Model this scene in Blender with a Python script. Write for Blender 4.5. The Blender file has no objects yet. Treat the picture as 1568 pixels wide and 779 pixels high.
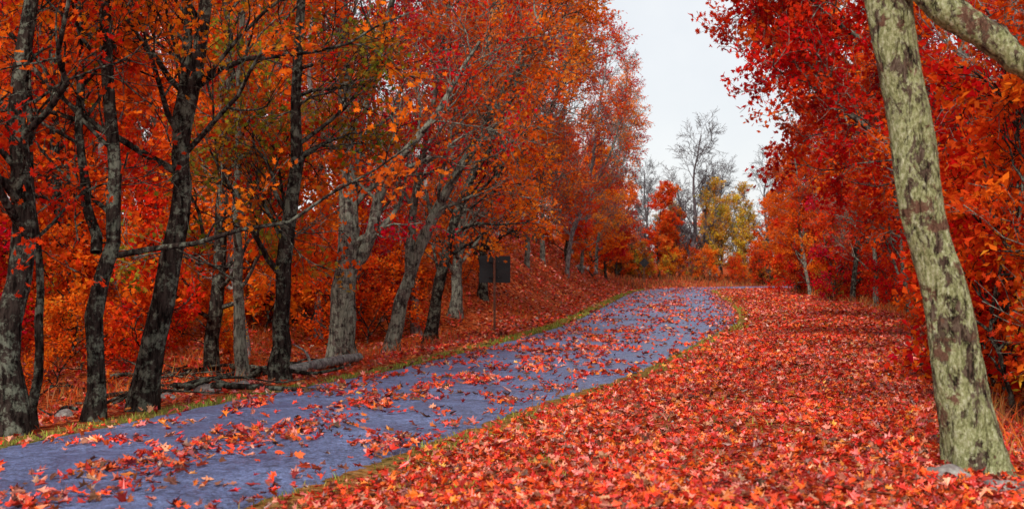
import bpy, bmesh, math, numpy as np
from mathutils import Vector, noise as mnoise

scene = bpy.context.scene
scene.view_settings.view_transform = 'Standard'
try: scene.view_settings.look = 'None'
except Exception: pass
scene.view_settings.exposure = 0

# ------------------------------------------------------------------ helpers
def nrm(a):
    return a / np.maximum(np.linalg.norm(a, axis=-1, keepdims=True), 1e-9)

def sstep(a, b, x):
    t = np.clip((x - a) / (b - a), 0, 1)
    return t * t * (3 - 2 * t)

def catmull(pts, k):
    p = np.array(pts, float)
    p = np.vstack([2 * p[0] - p[1], p, 2 * p[-1] - p[-2]])
    n = len(p) - 3
    out = []
    for s in np.linspace(0, n - 1e-6, k):
        i = int(s); t = s - i
        a, b, c, d = p[i], p[i + 1], p[i + 2], p[i + 3]
        out.append(.5 * ((2 * b) + (-a + c) * t + (2 * a - 5 * b + 4 * c - d) * t * t + (-a + 3 * b - 3 * c + d) * t ** 3))
    return np.array(out)

_ph = np.random.RandomState(5).uniform(0, 6.28, (12, 2))
_dr = np.random.RandomState(6).uniform(0, 6.28, 12)
def n2(x, y, sc=1.0):
    r = 0
    for i in range(12):
        f = sc * (0.6 + 0.22 * i)
        r = r + np.sin((x * math.cos(_dr[i]) + y * math.sin(_dr[i])) * f + _ph[i, 0]) * np.cos((y * math.cos(_dr[i]) - x * math.sin(_dr[i])) * f * .7 + _ph[i, 1])
    return r / 3.5

class MB:
    def __init__(s):
        s.v = []; s.li = []; s.lt = []; s.mi = []; s.c = []; s.sm = []; s.n = 0
    def add(s, v, loops, tot, mat, col, smooth=False):
        v = np.asarray(v, float).reshape(-1, 3)
        s.v.append(v); s.li.append(np.asarray(loops).ravel() + s.n)
        tot = np.asarray(tot).ravel()
        s.lt.append(tot); s.mi.append(np.full(len(tot), mat)); s.sm.append(np.full(len(tot), smooth))
        col = np.asarray(col, float)
        if col.ndim == 1: col = np.tile(col, (len(v), 1))
        s.c.append(col); s.n += len(v)
    def build(s, name, mats):
        v = np.concatenate(s.v); li = np.concatenate(s.li); lt = np.concatenate(s.lt)
        me = bpy.data.meshes.new(name)
        me.vertices.add(len(v)); me.vertices.foreach_set('co', v.astype(np.float32).ravel())
        me.loops.add(len(li)); me.loops.foreach_set('vertex_index', li.astype(np.int32))
        me.polygons.add(len(lt))
        ls = np.concatenate([[0], np.cumsum(lt)[:-1]])
        me.polygons.foreach_set('loop_start', ls.astype(np.int32))
        me.polygons.foreach_set('loop_total', lt.astype(np.int32))
        for m in mats: me.materials.append(m)
        me.polygons.foreach_set('material_index', np.concatenate(s.mi).astype(np.int32))
        me.polygons.foreach_set('use_smooth', np.concatenate(s.sm))
        a = me.attributes.new('col', 'FLOAT_COLOR', 'POINT')
        c = np.concatenate(s.c)
        c = np.hstack([c, np.ones((len(c), 1))])
        a.data.foreach_set('color', c.astype(np.float32).ravel())
        me.update(calc_edges=True)
        return me

def link(name, me, loc=(0, 0, 0), rot=(0, 0, 0), sc=(1, 1, 1), parent=None):
    o = bpy.data.objects.new(name, me)
    scene.collection.objects.link(o)
    o.location = loc; o.rotation_euler = rot; o.scale = sc
    if parent: o.parent = parent
    return o

def tubes(mb, P, R, sides, mat, col=(1, 1, 1), rough=0.0, rng=None):
    N, k, _ = P.shape
    T = np.gradient(P, axis=1); T = nrm(T)
    mt = nrm(T.mean(axis=1))
    ref = np.where(np.abs(mt[:, 2:3]) > .7, np.array([[1., 0, 0]]), np.array([[0, 0, 1.]]))[:, None, :]
    U = nrm(np.cross(T, np.broadcast_to(ref, T.shape))); V = np.cross(T, U)
    a = np.linspace(0, 2 * math.pi, sides, endpoint=False)
    RR = np.repeat(R[:, :, None], sides, axis=2)
    if rough > 0:
        RR = RR * (1 + rng.normal(0, rough, RR.shape))
    v = P[:, :, None, :] + RR[..., None] * (np.cos(a)[None, None, :, None] * U[:, :, None, :] + np.sin(a)[None, None, :, None] * V[:, :, None, :])
    i = np.arange(k - 1)[:, None]; j = np.arange(sides)[None, :]; j2 = (j + 1) % sides
    q = np.stack([i * sides + j, i * sides + j2, (i + 1) * sides + j2, (i + 1) * sides + j], -1).reshape(-1, 4)
    q = (q[None] + (np.arange(N) * k * sides)[:, None, None]).reshape(-1, 4)
    mb.add(v.reshape(-1, 3), q, np.full(len(q), 4), mat, col, True)

def children(rng, P, R, cnt, tmin, tmax, L, k, spread, up, bias, rs, wander, curve, rmin, taper=.8):
    N, kp, _ = P.shape
    idx = np.repeat(np.arange(N), cnt)
    t = (np.tile(np.arange(cnt), N) + rng.uniform(0, 1, N * cnt)) / cnt
    t = tmin + (tmax - tmin) * t
    f = np.clip(t * (kp - 1), 0, kp - 1.001); i = f.astype(int); w = (f - i)[:, None]
    pos = P[idx, i] * (1 - w) + P[idx, i + 1] * w
    tan = nrm(P[idx, i + 1] - P[idx, i])
    r = R[idx, i] * (1 - w[:, 0]) + R[idx, i + 1] * w[:, 0]
    g = rng.normal(0, 1, tan.shape); g -= (g * tan).sum(-1, keepdims=True) * tan; g = nrm(g)
    sp = rng.uniform(spread[0], spread[1], len(t))[:, None]
    d = tan * np.cos(sp) + g * np.sin(sp)
    d = nrm(d + np.array([0, 0, up]) + np.array(bias))
    LL = L[0] + (L[1] - L[0]) * rng.uniform(0, 1, len(t))
    LL = LL * (1 - .45 * (t - tmin) / (tmax - tmin + 1e-6))
    pts = [pos]
    for j in range(k - 1):
        pts.append(pts[-1] + d * (LL / (k - 1))[:, None])
        d = nrm(d + rng.normal(0, wander, d.shape) + np.array([0, 0, curve]))
    C = np.stack(pts, 1)
    r0 = np.maximum(r * rs * rng.uniform(.75, 1.1, len(r)), rmin)
    CR = r0[:, None] * (1 - taper * np.linspace(0, 1, k))[None, :]
    CR = np.maximum(CR, rmin * .6)
    return C, CR, idx

MAPLE = np.array([[0, -.42], [.2, -.46], [.2, -.24], [.5, -.14], [.27, .02], [.44, .32], [.14, .22], [0, .56],
                  [-.14, .22], [-.44, .32], [-.27, .02], [-.5, -.14], [-.2, -.24], [-.2, -.46]])
MAPLE_F = ([0, 1, 2, 3, 4, 5, 6, 7, 0, 7, 8, 9, 10, 11, 12, 13], [8, 8])
DIAM = np.array([[0, -.5], [.36, -.05], [0, .5], [-.36, -.05]])
DIAM_F = ([0, 1, 2, 0, 2, 3], [3, 3])

def leaves(mb, rng, pos, size, colr, mat, flat=0.0, near=True, curl=1.0):
    n = len(pos)
    if n == 0: return
    T, (fl, ft) = (MAPLE, MAPLE_F) if near else (DIAM, DIAM_F)
    m = len(T)
    if flat > 0:
        nz = nrm(np.stack([rng.normal(0, flat, n), rng.normal(0, flat, n), np.ones(n)], -1))
    else:
        nz = nrm(rng.normal(0, 1, (n, 3)) + np.array([0, -.15, .5]))
    g = rng.normal(0, 1, (n, 3)); X = nrm(np.cross(g, nz)); Y = np.cross(nz, X)
    a = rng.uniform(-.1, .75, n)[:, None] * curl; b = rng.uniform(-.5, .9, n)[:, None] * curl
    tx = T[None, :, 0] * rng.uniform(.6, 1.1, (n, 1)) * (1 + rng.normal(0, .12, (n, m))); ty = T[None, :, 1] * (1 + rng.normal(0, .12, (n, m)))
    z = a * np.abs(tx) + b * ty * np.abs(ty) + rng.normal(0, .045 * curl, (n, m))
    s = size[:, None, None]
    v = pos[:, None, :] + s * (tx[..., None] * X[:, None] + ty[..., None] * Y[:, None] + z[..., None] * nz[:, None])
    loops = (np.array(fl)[None] + (np.arange(n) * m)[:, None])
    mb.add(v.reshape(-1, 3), loops, np.tile(ft, n), mat, np.repeat(colr, m, axis=0))

RED = (.66, .030, .011); DRED = (.36, .016, .011); ORED = (.79, .078, .010); ORG = (.82, .155, .013)
LORG = (.80, .26, .045); YEL = (.80, .46, .04); GRN = (.20, .22, .024); YGR = (.52, .46, .05); BRN = (.19, .056, .027); PINK = (.66, .22, .14)
def pal(rng, n, cols, w, jit=.22):
    cols = np.array(cols); w = np.array(w, float); w /= w.sum()
    i = rng.choice(len(cols), n, p=w)
    c = cols[i] * np.clip(1 + rng.normal(0, jit, (n, 1)), .4, 1.4)
    c[:, 1] *= np.clip(1 + rng.normal(0, .2, n), .5, 1.6)
    return np.minimum(c, .88)

# ------------------------------------------------------------------ materials
def newmat(name):
    m = bpy.data.materials.new(name); m.use_nodes = True
    nt = m.node_tree; nt.nodes.clear()
    return m, nt, nt.nodes, nt.links

def N(nodes, t, **kw):
    n = nodes.new(t)
    for k, v in kw.items():
        if k in n.inputs.keys(): n.inputs[k].default_value = v
        else: setattr(n, k, v)
    return n

def ramp(nodes, stops):
    r = nodes.new('ShaderNodeValToRGB')
    e = r.color_ramp.elements
    while len(e) < len(stops): e.new(.5)
    for i, (p, c) in enumerate(stops):
        e[i].position = p; e[i].color = (c[0], c[1], c[2], 1)
    return r

def leaf_material(name, trans=.35, var=.0, gloss=0.0):
    m, nt, nd, lk = newmat(name)
    at = nd.new('ShaderNodeAttribute'); at.attribute_name = 'col'
    src = at.outputs['Color']
    if var > 0:
        oi = nd.new('ShaderNodeObjectInfo')
        hs = nd.new('ShaderNodeHueSaturation')
        mr = N(nd, 'ShaderNodeMapRange'); mr.inputs[3].default_value = .5 - .018 * var; mr.inputs[4].default_value = .5 + .02 * var
        mv = N(nd, 'ShaderNodeMapRange'); mv.inputs[3].default_value = 1 - .2 * var; mv.inputs[4].default_value = 1 + .12 * var
        lk.new(oi.outputs['Random'], mr.inputs[0]); lk.new(oi.outputs['Random'], mv.inputs[0])
        lk.new(mr.outputs[0], hs.inputs['Hue']); lk.new(mv.outputs[0], hs.inputs['Value'])
        lk.new(src, hs.inputs['Color']); src = hs.outputs[0]
    p = nd.new('ShaderNodeBsdfDiffuse')
    tr = nd.new('ShaderNodeBsdfTranslucent'); mx = nd.new('ShaderNodeMixShader'); mx.inputs[0].default_value = trans
    o = nd.new('ShaderNodeOutputMaterial')
    lk.new(src, p.inputs['Color']); lk.new(src, tr.inputs['Color'])
    lk.new(p.outputs[0], mx.inputs[1]); lk.new(tr.outputs[0], mx.inputs[2])
    last = mx
    if gloss > 0:
        gl = nd.new('ShaderNodeBsdfGlossy'); gl.inputs['Roughness'].default_value = .42; gl.inputs['Color'].default_value = (1, 1, 1, 1)
        m2 = nd.new('ShaderNodeMixShader'); m2.inputs[0].default_value = gloss
        lk.new(mx.outputs[0], m2.inputs[1]); lk.new(gl.outputs[0], m2.inputs[2]); last = m2
    lk.new(last.outputs[0], o.inputs[0])
    return m

def bark_material(name, dark, mid, lich, lich_amt, scale=1.0):
    m, nt, nd, lk = newmat(name)
    tc = nd.new('ShaderNodeTexCoord')
    mp = nd.new('ShaderNodeMapping'); mp.inputs['Scale'].default_value = (scale, scale, scale * .22)
    lk.new(tc.outputs['Object'], mp.inputs[0])
    nz = N(nd, 'ShaderNodeTexNoise', Scale=22.0, Detail=6.0, Roughness=.7); lk.new(mp.outputs[0], nz.inputs['Vector'])
    r1 = ramp(nd, [(.40, dark), (.60, mid)]); lk.new(nz.outputs['Fac'], r1.inputs[0])
    ln = N(nd, 'ShaderNodeTexNoise', Scale=6.5, Detail=8.0, Roughness=.78); lk.new(tc.outputs['Object'], ln.inputs['Vector'])
    lr = ramp(nd, [(.56 - lich_amt * .2, (0, 0, 0)), (.62 - lich_amt * .2, (1, 1, 1))]); lk.new(ln.outputs['Fac'], lr.inputs[0])
    lcr = ramp(nd, [(.38, tuple(c * .35 for c in lich)), (.6, lich)]); lk.new(nz.outputs['Fac'], lcr.inputs[0])
    mx = nd.new('ShaderNodeMixRGB'); lk.new(lr.outputs[0], mx.inputs[0]); lk.new(r1.outputs[0], mx.inputs[1]); lk.new(lcr.outputs[0], mx.inputs[2])
    bp = N(nd, 'ShaderNodeBump', Strength=1.0, Distance=.03); lk.new(nz.outputs['Fac'], bp.inputs['Height'])
    p = nd.new('ShaderNodeBsdfDiffuse')
    o = nd.new('ShaderNodeOutputMaterial')
    lk.new(mx.outputs[0], p.inputs['Color']); lk.new(bp.outputs[0], p.inputs['Normal']); lk.new(p.outputs[0], o.inputs[0])
    return m

M_LEAF = leaf_material('autumn_leaf', .5, 1.0)
M_LIT = leaf_material('fallen_leaf', .08, 0, .045)
M_GRASS = leaf_material('grass_blade', .3, 0)
M_BARK_D = bark_material('dark_bark', (.007, .005, .0045), (.045, .033, .028), (.16, .17, .13), .3)
M_BARK_G = bark_material('grey_bark', (.024, .019, .017), (.13, .105, .09), (.27, .28, .22), .5)
M_BARK_P = bark_material('pale_bark', (.06, .05, .05), (.24, .205, .20), (.33, .32, .29), .5)
M_BARK_F = bark_material('hazy_bark', (.04, .03, .034), (.13, .105, .115), (.19, .165, .165), .3)

m, nt, nd, lk = newmat('lichen_bark')
tc = nd.new('ShaderNodeTexCoord')
mpa = nd.new('ShaderNodeMapping'); mpa.inputs['Scale'].default_value = (1, 1, .55); lk.new(tc.outputs['Object'], mpa.inputs[0])
mpb = nd.new('ShaderNodeMapping'); mpb.inputs['Scale'].default_value = (1, 1, .28); lk.new(tc.outputs['Object'], mpb.inputs[0])
fine = N(nd, 'ShaderNodeTexNoise', Scale=38.0, Detail=9.0, Roughness=.78); lk.new(mpa.outputs[0], fine.inputs['Vector'])
strk = N(nd, 'ShaderNodeTexNoise', Scale=24.0, Detail=8.0, Roughness=.7, Distortion=.8); lk.new(mpb.outputs[0], strk.inputs['Vector'])
big = N(nd, 'ShaderNodeTexNoise', Scale=7.5, Detail=11.0, Roughness=.78, Distortion=.4); lk.new(mpa.outputs[0], big.inputs['Vector'])
big2 = N(nd, 'ShaderNodeTexNoise', Scale=3.1, Detail=10.0, Roughness=.75, Distortion=.4); lk.new(tc.outputs['Object'], big2.inputs['Vector'])
base = ramp(nd, [(.38, (.022, .014, .010)), (.5, (.11, .07, .048)), (.64, (.24, .18, .13))]); lk.new(strk.outputs['Fac'], base.inputs[0])
lich = ramp(nd, [(.36, (.12, .125, .045)), (.5, (.40, .42, .19)), (.62, (.72, .73, .48))]); lk.new(fine.outputs['Fac'], lich.inputs[0])
msk = ramp(nd, [(.455, (0, 0, 0)), (.485, (1, 1, 1))]); lk.new(big.outputs['Fac'], msk.inputs[0])
mxa = nd.new('ShaderNodeMixRGB'); lk.new(msk.outputs[0], mxa.inputs[0]); lk.new(base.outputs[0], mxa.inputs[1]); lk.new(lich.outputs[0], mxa.inputs[2])
redc = ramp(nd, [(.35, (.08, .032, .02)), (.65, (.32, .17, .11))]); lk.new(fine.outputs['Fac'], redc.inputs[0])
rm = ramp(nd, [(.57, (0, 0, 0)), (.59, (1, 1, 1))]); lk.new(big2.outputs['Fac'], rm.inputs[0])
mxb = nd.new('ShaderNodeMixRGB'); lk.new(rm.outputs[0], mxb.inputs[0]); lk.new(mxa.outputs[0], mxb.inputs[1]); lk.new(redc.outputs[0], mxb.inputs[2])
crk = ramp(nd, [(.38, (.22, .19, .16)), (.46, (1, 1, 1))]); lk.new(strk.outputs['Fac'], crk.inputs[0])
mxc = nd.new('ShaderNodeMixRGB'); mxc.blend_type = 'MULTIPLY'; mxc.inputs[0].default_value = .9; lk.new(mxb.outputs[0], mxc.inputs[1]); lk.new(crk.outputs[0], mxc.inputs[2])
ad = nd.new('ShaderNodeMath'); ad.operation = 'ADD'; lk.new(strk.outputs['Fac'], ad.inputs[0]); lk.new(fine.outputs['Fac'], ad.inputs[1])
ad2 = nd.new('ShaderNodeMath'); ad2.operation = 'MULTIPLY_ADD'; lk.new(msk.outputs[0], ad2.inputs[0]); ad2.inputs[1].default_value = .15; lk.new(ad.outputs[0], ad2.inputs[2])
bp = N(nd, 'ShaderNodeBump', Strength=1.0, Distance=.045); lk.new(ad2.outputs[0], bp.inputs['Height'])
p = nd.new('ShaderNodeBsdfPrincipled'); p.inputs['Roughness'].default_value = .92; p.inputs['Specular IOR Level'].default_value = .12
o = nd.new('ShaderNodeOutputMaterial'); lk.new(mxc.outputs[0], p.inputs['Base Color']); lk.new(bp.outputs[0], p.inputs['Normal']); lk.new(p.outputs[0], o.inputs[0])
M_BARK_H = m

# ------------------------------------------------------------------ road line and terrain
CL = [(-14, -30, 1.9), (-9.8, -10, 1.9), (-6.8, 0, 1.88), (-3.73, 9.8, 1.85), (-2.75, 13, 1.87), (-1.41, 17.6, 1.9), (.27, 23, 1.95), (2.72, 33.7, 2.12), (4.15, 41, 2.35), (6.3, 57, 2.45),
      (8.3, 74, 2.25), (9.8, 84, 2.1), (11.9, 89.5, 2.1), (15.5, 92.5, 2.1), (20, 93.5, 2.1), (32, 93, 2.1), (60, 88, 2.1)]
cl = catmull(CL, 700)
clt = nrm(np.gradient(cl[:, :2], axis=0))
def road_coords(x, y):
    x = np.asarray(x, float).ravel(); y = np.asarray(y, float).ravel()
    s = np.empty(len(x)); hw = np.empty(len(x)); yy = np.empty(len(x))
    for a in range(0, len(x), 20000):
        b = slice(a, a + 20000)
        dx = x[b, None] - cl[None, :, 0]; dy = y[b, None] - cl[None, :, 1]
        i = np.argmin(dx * dx + dy * dy, axis=1)
        r = np.arange(len(i))
        ddx = dx[r, i]; ddy = dy[r, i]
        side = clt[i, 1] * ddx - clt[i, 0] * ddy
        dist = np.sqrt(ddx ** 2 + ddy ** 2)
        s[b] = np.sign(side) * dist; hw[b] = cl[i, 2]; yy[b] = cl[i, 1] + np.clip(cl[i, 0] - 11, 0, 100) * .8
    return s, hw, yy

def height(x, y):
    x = np.asarray(x, float); y = np.asarray(y, float); sh = x.shape
    s, hw, Y = road_coords(x, y); x = x.ravel(); y = y.ravel()
    ul = np.maximum(-s - hw, 0); ur = np.maximum(s - hw, 0)
    bank = sstep(33, 52, Y) * (1 - .85 * sstep(80, 92, Y))
    zl = -.35 * sstep(.5, 3.5, ul) * (1 - sstep(33, 54, Y)) + bank * (2.9 * sstep(.7, 5.0, ul)) + .045 * np.clip(ul - 5, 0, 60) * (1 - .8 * sstep(82, 92, Y))
    zr = .12 * sstep(.3, 2.5, ur) * (1 - sstep(40, 62, Y)) - 1.7 * sstep(4.2, 9.5, ur) * (1 - .7 * sstep(72, 88, Y)) - .02 * np.clip(ur - 9, 0, 40) * (Y < 90)
    nz = n2(x, y, .8) * .05 + n2(x, y, .25) * .10
    nz = nz * sstep(.2, 3, ul + ur) * (1 - .8 * sstep(60, 75, Y) * (s > 0)) + n2(x, y, 3.1) * .012 * sstep(.1, .8, ul + ur)
    z = np.where(s < 0, zl, zr) + nz - .02 * sstep(0.0, .25, ul + ur)
    far = sstep(150, 400, np.hypot(x, y))
    z = z * (1 - far) + 1.0 * far
    return z.reshape(sh)
def hz(x, y): return float(height(np.array([x]), np.array([y]))[0])

def axis(lo, hi, step, ext):
    c = np.arange(lo, hi + 1e-6, step); g = []
    d = step
    p = hi
    while p < ext:
        d *= 1.35; p += d; g.append(p)
    g2 = []; d = step; p = lo
    while p > -ext:
        d *= 1.35; p -= d; g2.append(p)
    return np.array(g2[::-1] + list(c) + g)
gx = axis(-22, 24, .22, 900); gy = axis(2, 112, .28, 900)
GX, GY = np.meshgrid(gx, gy)
GZ = height(GX, GY)
mb = MB()
nx, ny = len(gx), len(gy)
i = np.arange(ny - 1)[:, None]; j = np.arange(nx - 1)[None]
q = np.stack([i * nx + j, i * nx + j + 1, (i + 1) * nx + j + 1, (i + 1) * nx + j], -1).reshape(-1, 4)
s_, hw_, Y_ = road_coords(GX, GY)
u_ = np.abs(s_) - hw_
gr = np.where(s_ < 0, (1 - sstep(.3, .6, u_)), .7 * (1 - sstep(.1, .45, u_)))
gr = np.clip(gr + .25 * n2(GX.ravel(), GY.ravel(), 1.5) * (np.abs(u_) < 2), 0, 1)
wood = np.where(s_ < 0, sstep(1.2, 4, u_) * (1 - .8 * sstep(34, 50, Y_)), sstep(4.5, 7, u_))
mb.add(np.stack([GX, GY, GZ], -1).reshape(-1, 3), q, np.full(len(q), 4), 0, np.stack([gr, wood, 0 * gr], -1), True)

m, nt, nd, lk = newmat('leaf_covered_ground')
tc = nd.new('ShaderNodeTexCoord')
wn = N(nd, 'ShaderNodeTexNoise', Scale=9.0, Detail=3.0); lk.new(tc.outputs['Object'], wn.inputs['Vector'])
wm = nd.new('ShaderNodeMixRGB'); wm.blend_type = 'ADD'; wm.inputs[0].default_value = .12
lk.new(tc.outputs['Object'], wm.inputs[1]); lk.new(wn.outputs['Color'], wm.inputs[2])
vo = N(nd, 'ShaderNodeTexVoronoi', Scale=15.0); lk.new(wm.outputs[0], vo.inputs['Vector'])
sep = nd.new('ShaderNodeSeparateColor'); lk.new(vo.outputs['Color'], sep.inputs[0])
cr = ramp(nd, [(0, (.07, .014, .010)), (.25, (.24, .026, .012)), (.5, (.44, .05, .016)), (.75, (.56, .11, .03)), (1, (.50, .19, .10))])
lk.new(sep.outputs[0], cr.inputs[0])
at = nd.new('ShaderNodeAttribute'); at.attribute_name = 'col'
sa = nd.new('ShaderNodeSeparateColor'); lk.new(at.outputs['Color'], sa.inputs[0])
fr = ramp(nd, [(0, (.07, .018, .009)), (.4, (.30, .05, .014)), (.75, (.54, .10, .022)), (1, (.62, .17, .04))]); lk.new(sep.outputs[0], fr.inputs[0])
m1 = nd.new('ShaderNodeMixRGB'); lk.new(sa.outputs[1], m1.inputs[0]); lk.new(cr.outputs[0], m1.inputs[1]); lk.new(fr.outputs[0], m1.inputs[2])
gn = N(nd, 'ShaderNodeTexNoise', Scale=60.0, Detail=6.0); lk.new(tc.outputs['Object'], gn.inputs['Vector'])
gc = ramp(nd, [(.3, (.06, .055, .018)), (.7, (.24, .20, .055))]); lk.new(gn.outputs['Fac'], gc.inputs[0])
m2 = nd.new('ShaderNodeMixRGB'); lk.new(sa.outputs[0], m2.inputs[0]); lk.new(m1.outputs[0], m2.inputs[1]); lk.new(gc.outputs[0], m2.inputs[2])
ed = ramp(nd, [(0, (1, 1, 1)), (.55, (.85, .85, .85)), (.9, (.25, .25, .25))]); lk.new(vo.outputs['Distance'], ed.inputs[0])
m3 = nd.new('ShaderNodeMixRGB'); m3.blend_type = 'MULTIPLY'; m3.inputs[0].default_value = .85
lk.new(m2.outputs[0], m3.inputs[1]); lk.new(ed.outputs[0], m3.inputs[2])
bp = N(nd, 'ShaderNodeBump', Strength=1.0, Distance=.03); bp.invert = True; lk.new(vo.outputs['Distance'], bp.inputs['Height'])
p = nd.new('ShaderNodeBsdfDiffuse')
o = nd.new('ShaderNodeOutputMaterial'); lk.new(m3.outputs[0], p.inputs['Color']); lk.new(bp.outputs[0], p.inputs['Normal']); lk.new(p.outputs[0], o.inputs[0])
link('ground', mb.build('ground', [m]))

# road
mb = MB()
off = np.linspace(-1, 1, 9)
rngr = np.random.RandomState(3)
nrmv = np.stack([clt[:, 1], -clt[:, 0]], -1)
wob = 1 + .012 * np.sin(np.arange(len(cl)) * .9) + rngr.normal(0, .008, len(cl))
P = cl[:, None, :2] + off[None, :, None] * (cl[:, 2] * wob)[:, None, None] * nrmv[:, None, :]
Z = .028 + .03 * (1 - off ** 2)[None, :] + 0 * P[..., 0]
Z = Z + np.where(np.abs(off) == 1, -.035, 0)[None, :]
V3 = np.concatenate([P, Z[..., None]], -1)
k = len(off); i = np.arange(len(cl) - 1)[:, None]; j = np.arange(k - 1)[None]
q = np.stack([i * k + j, i * k + j + 1, (i + 1) * k + j + 1, (i + 1) * k + j], -1).reshape(-1, 4)
mb.add(V3.reshape(-1, 3), q, np.full(len(q), 4), 0, (1, 1, 1), True)
m, nt, nd, lk = newmat('asphalt')
tc = nd.new('ShaderNodeTexCoord')
n1_ = N(nd, 'ShaderNodeTexNoise', Scale=.9, Detail=9.0, Roughness=.75); lk.new(tc.outputs['Object'], n1_.inputs['Vector'])
n2_ = N(nd, 'ShaderNodeTexNoise', Scale=30.0, Detail=6.0, Roughness=.95); lk.new(tc.outputs['Object'], n2_.inputs['Vector'])
n3_ = N(nd, 'ShaderNodeTexNoise', Scale=7.0, Detail=6.0, Roughness=.8); lk.new(tc.outputs['Object'], n3_.inputs['Vector'])
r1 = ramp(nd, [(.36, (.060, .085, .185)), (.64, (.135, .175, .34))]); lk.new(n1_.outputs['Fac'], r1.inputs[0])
r2 = ramp(nd, [(.42, (.2, .2, .2)), (.58, (1.55, 1.55, 1.55))]); lk.new(n2_.outputs['Fac'], r2.inputs[0])
r3 = ramp(nd, [(.36, (.62, .62, .64)), (.6, (1.12, 1.12, 1.12))]); lk.new(n3_.outputs['Fac'], r3.inputs[0])
mm0 = nd.new('ShaderNodeMixRGB'); mm0.blend_type = 'MULTIPLY'; mm0.inputs[0].default_value = 1; lk.new(r1.outputs[0], mm0.inputs[1]); lk.new(r3.outputs[0], mm0.inputs[2])
mm = nd.new('ShaderNodeMixRGB'); mm.blend_type = 'MULTIPLY'; mm.inputs[0].default_value = 1; lk.new(mm0.outputs[0], mm.inputs[1]); lk.new(r2.outputs[0], mm.inputs[2])
vc = N(nd, 'ShaderNodeTexVoronoi', Scale=.55); vc.feature = 'DISTANCE_TO_EDGE'
wn = N(nd, 'ShaderNodeTexNoise', Scale=2.5, Detail=4.0); lk.new(tc.outputs['Object'], wn.inputs['Vector'])
wm = nd.new('ShaderNodeMixRGB'); wm.blend_type = 'ADD'; wm.inputs[0].default_value = .5; lk.new(tc.outputs['Object'], wm.inputs[1]); lk.new(wn.outputs['Color'], wm.inputs[2]); lk.new(wm.outputs[0], vc.inputs['Vector'])
rc = ramp(nd, [(0, (.3, .3, .3)), (.014, (1, 1, 1))]); lk.new(vc.outputs['Distance'], rc.inputs[0])
mc = nd.new('ShaderNodeMixRGB'); mc.blend_type = 'MULTIPLY'; mc.inputs[0].default_value = .65; lk.new(mm.outputs[0], mc.inputs[1]); lk.new(rc.outputs[0], mc.inputs[2])
bp = N(nd, 'ShaderNodeBump', Strength=.8, Distance=.01); lk.new(n2_.outputs['Fac'], bp.inputs['Height'])
rr = ramp(nd, [(.4, (.36, .36, .36)), (.6, (.62, .62, .62))]); lk.new(n1_.outputs['Fac'], rr.inputs[0])
p = nd.new('ShaderNodeBsdfPrincipled'); lk.new(rr.outputs[0], p.inputs['Roughness']); p.inputs['Specular IOR Level'].default_value = .5
o = nd.new('ShaderNodeOutputMaterial'); lk.new(mc.outputs[0], p.inputs['Base Color']); lk.new(bp.outputs[0], p.inputs['Normal']); lk.new(p.outputs[0], o.inputs[0])
link('road', mb.build('road', [m]))

# ------------------------------------------------------------------ fallen leaves
rng = np.random.RandomState(11)
mb = MB()
LCOL = [RED, ORED, ORG, DRED, PINK, BRN, LORG]; LW = [.22, .22, .09, .17, .14, .14, .02]
def scatter(x0, x1, y0, y1, dens, fn, smin, smax, near, flat=.5, lift=.045):
    n = int((x1 - x0) * (y1 - y0) * dens)
    x = rng.uniform(x0, x1, n); y = rng.uniform(y0, y1, n)
    s, hw, Y = road_coords(x, y)
    pr = fn(x, y, s, hw, Y)
    k = rng.uniform(0, 1, n) < pr
    x, y, s, hw = x[k], y[k], s[k], hw[k]
    on = np.abs(s) < hw
    z = np.where(on, .028 + .03 * (1 - (s / hw) ** 2), height(x, y)) + .014 + rng.uniform(0, lift, len(x)) * np.where(on, .3, 1)
    sz = smin + (smax - smin) * rng.beta(1.6, 2.2, len(x))
    c = pal(rng, len(x), LCOL, LW, .34)
    c *= (1 + .28 * n2(x, y, .9))[:, None].clip(.5, 1.4) * .88
    leaves(mb, rng, np.stack([x, y, z], -1), sz, np.minimum(c, .85), 0, flat, near, 1.4)
def f_right(x, y, s, hw, Y):
    u = s - hw
    return np.where((u > .0) & (u < 11), sstep(-.05, .55, u) * (1 - .6 * (n2(x, y, 1.7) > .55)) * (1 - .5 * sstep(5, 8, u)), 0)
def f_left(x, y, s, hw, Y):
    u = -s - hw
    return np.where(u > .0, np.where(u < .5, .15, .85) * (1 - .35 * (n2(x, y, 1.1) > .5)), 0)
def f_road(x, y, s, hw, Y):
    t = s / hw
    sh = .12 * n2(x * .4, y * .4, 1.2)
    band = .85 * np.exp(-((t - .05 + sh) / .26) ** 2) + 1.2 * np.exp(-((t - 1.0 + sh) / .24) ** 2) + .45 * np.exp(-((t + .65 + sh) / .2) ** 2) + .17
    cl_ = np.clip(.5 + 1.2 * n2(x * 1.0, y * .55, 2.6), .08, 1.8)
    return np.where(np.abs(t) < .995, band * cl_, 0)
scatter(-6, 11, 7, 20, 350, f_right, .04, .105, True)
scatter(0, 15, 20, 34, 180, f_right, .06, .12, True)
scatter(3, 22, 34, 60, 90, f_right, .09, .14, False)
scatter(8, 26, 60, 92, 35, f_right, .12, .17, False)
scatter(-12, 0, 10, 34, 60, f_left, .07, .13, True)
scatter(-12, 8, 34, 60, 45, f_left, .1, .15, False)
scatter(-6, 12, 60, 96, 30, f_left, .12, .18, False)
scatter(-9, 1, 7, 20, 150, f_road, .05, .13, True, .36)
scatter(-4, 7, 20, 34, 115, f_road, .07, .13, True, .36)
scatter(0, 10, 34, 60, 72, f_road, .09, .13, False, .33)
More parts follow.
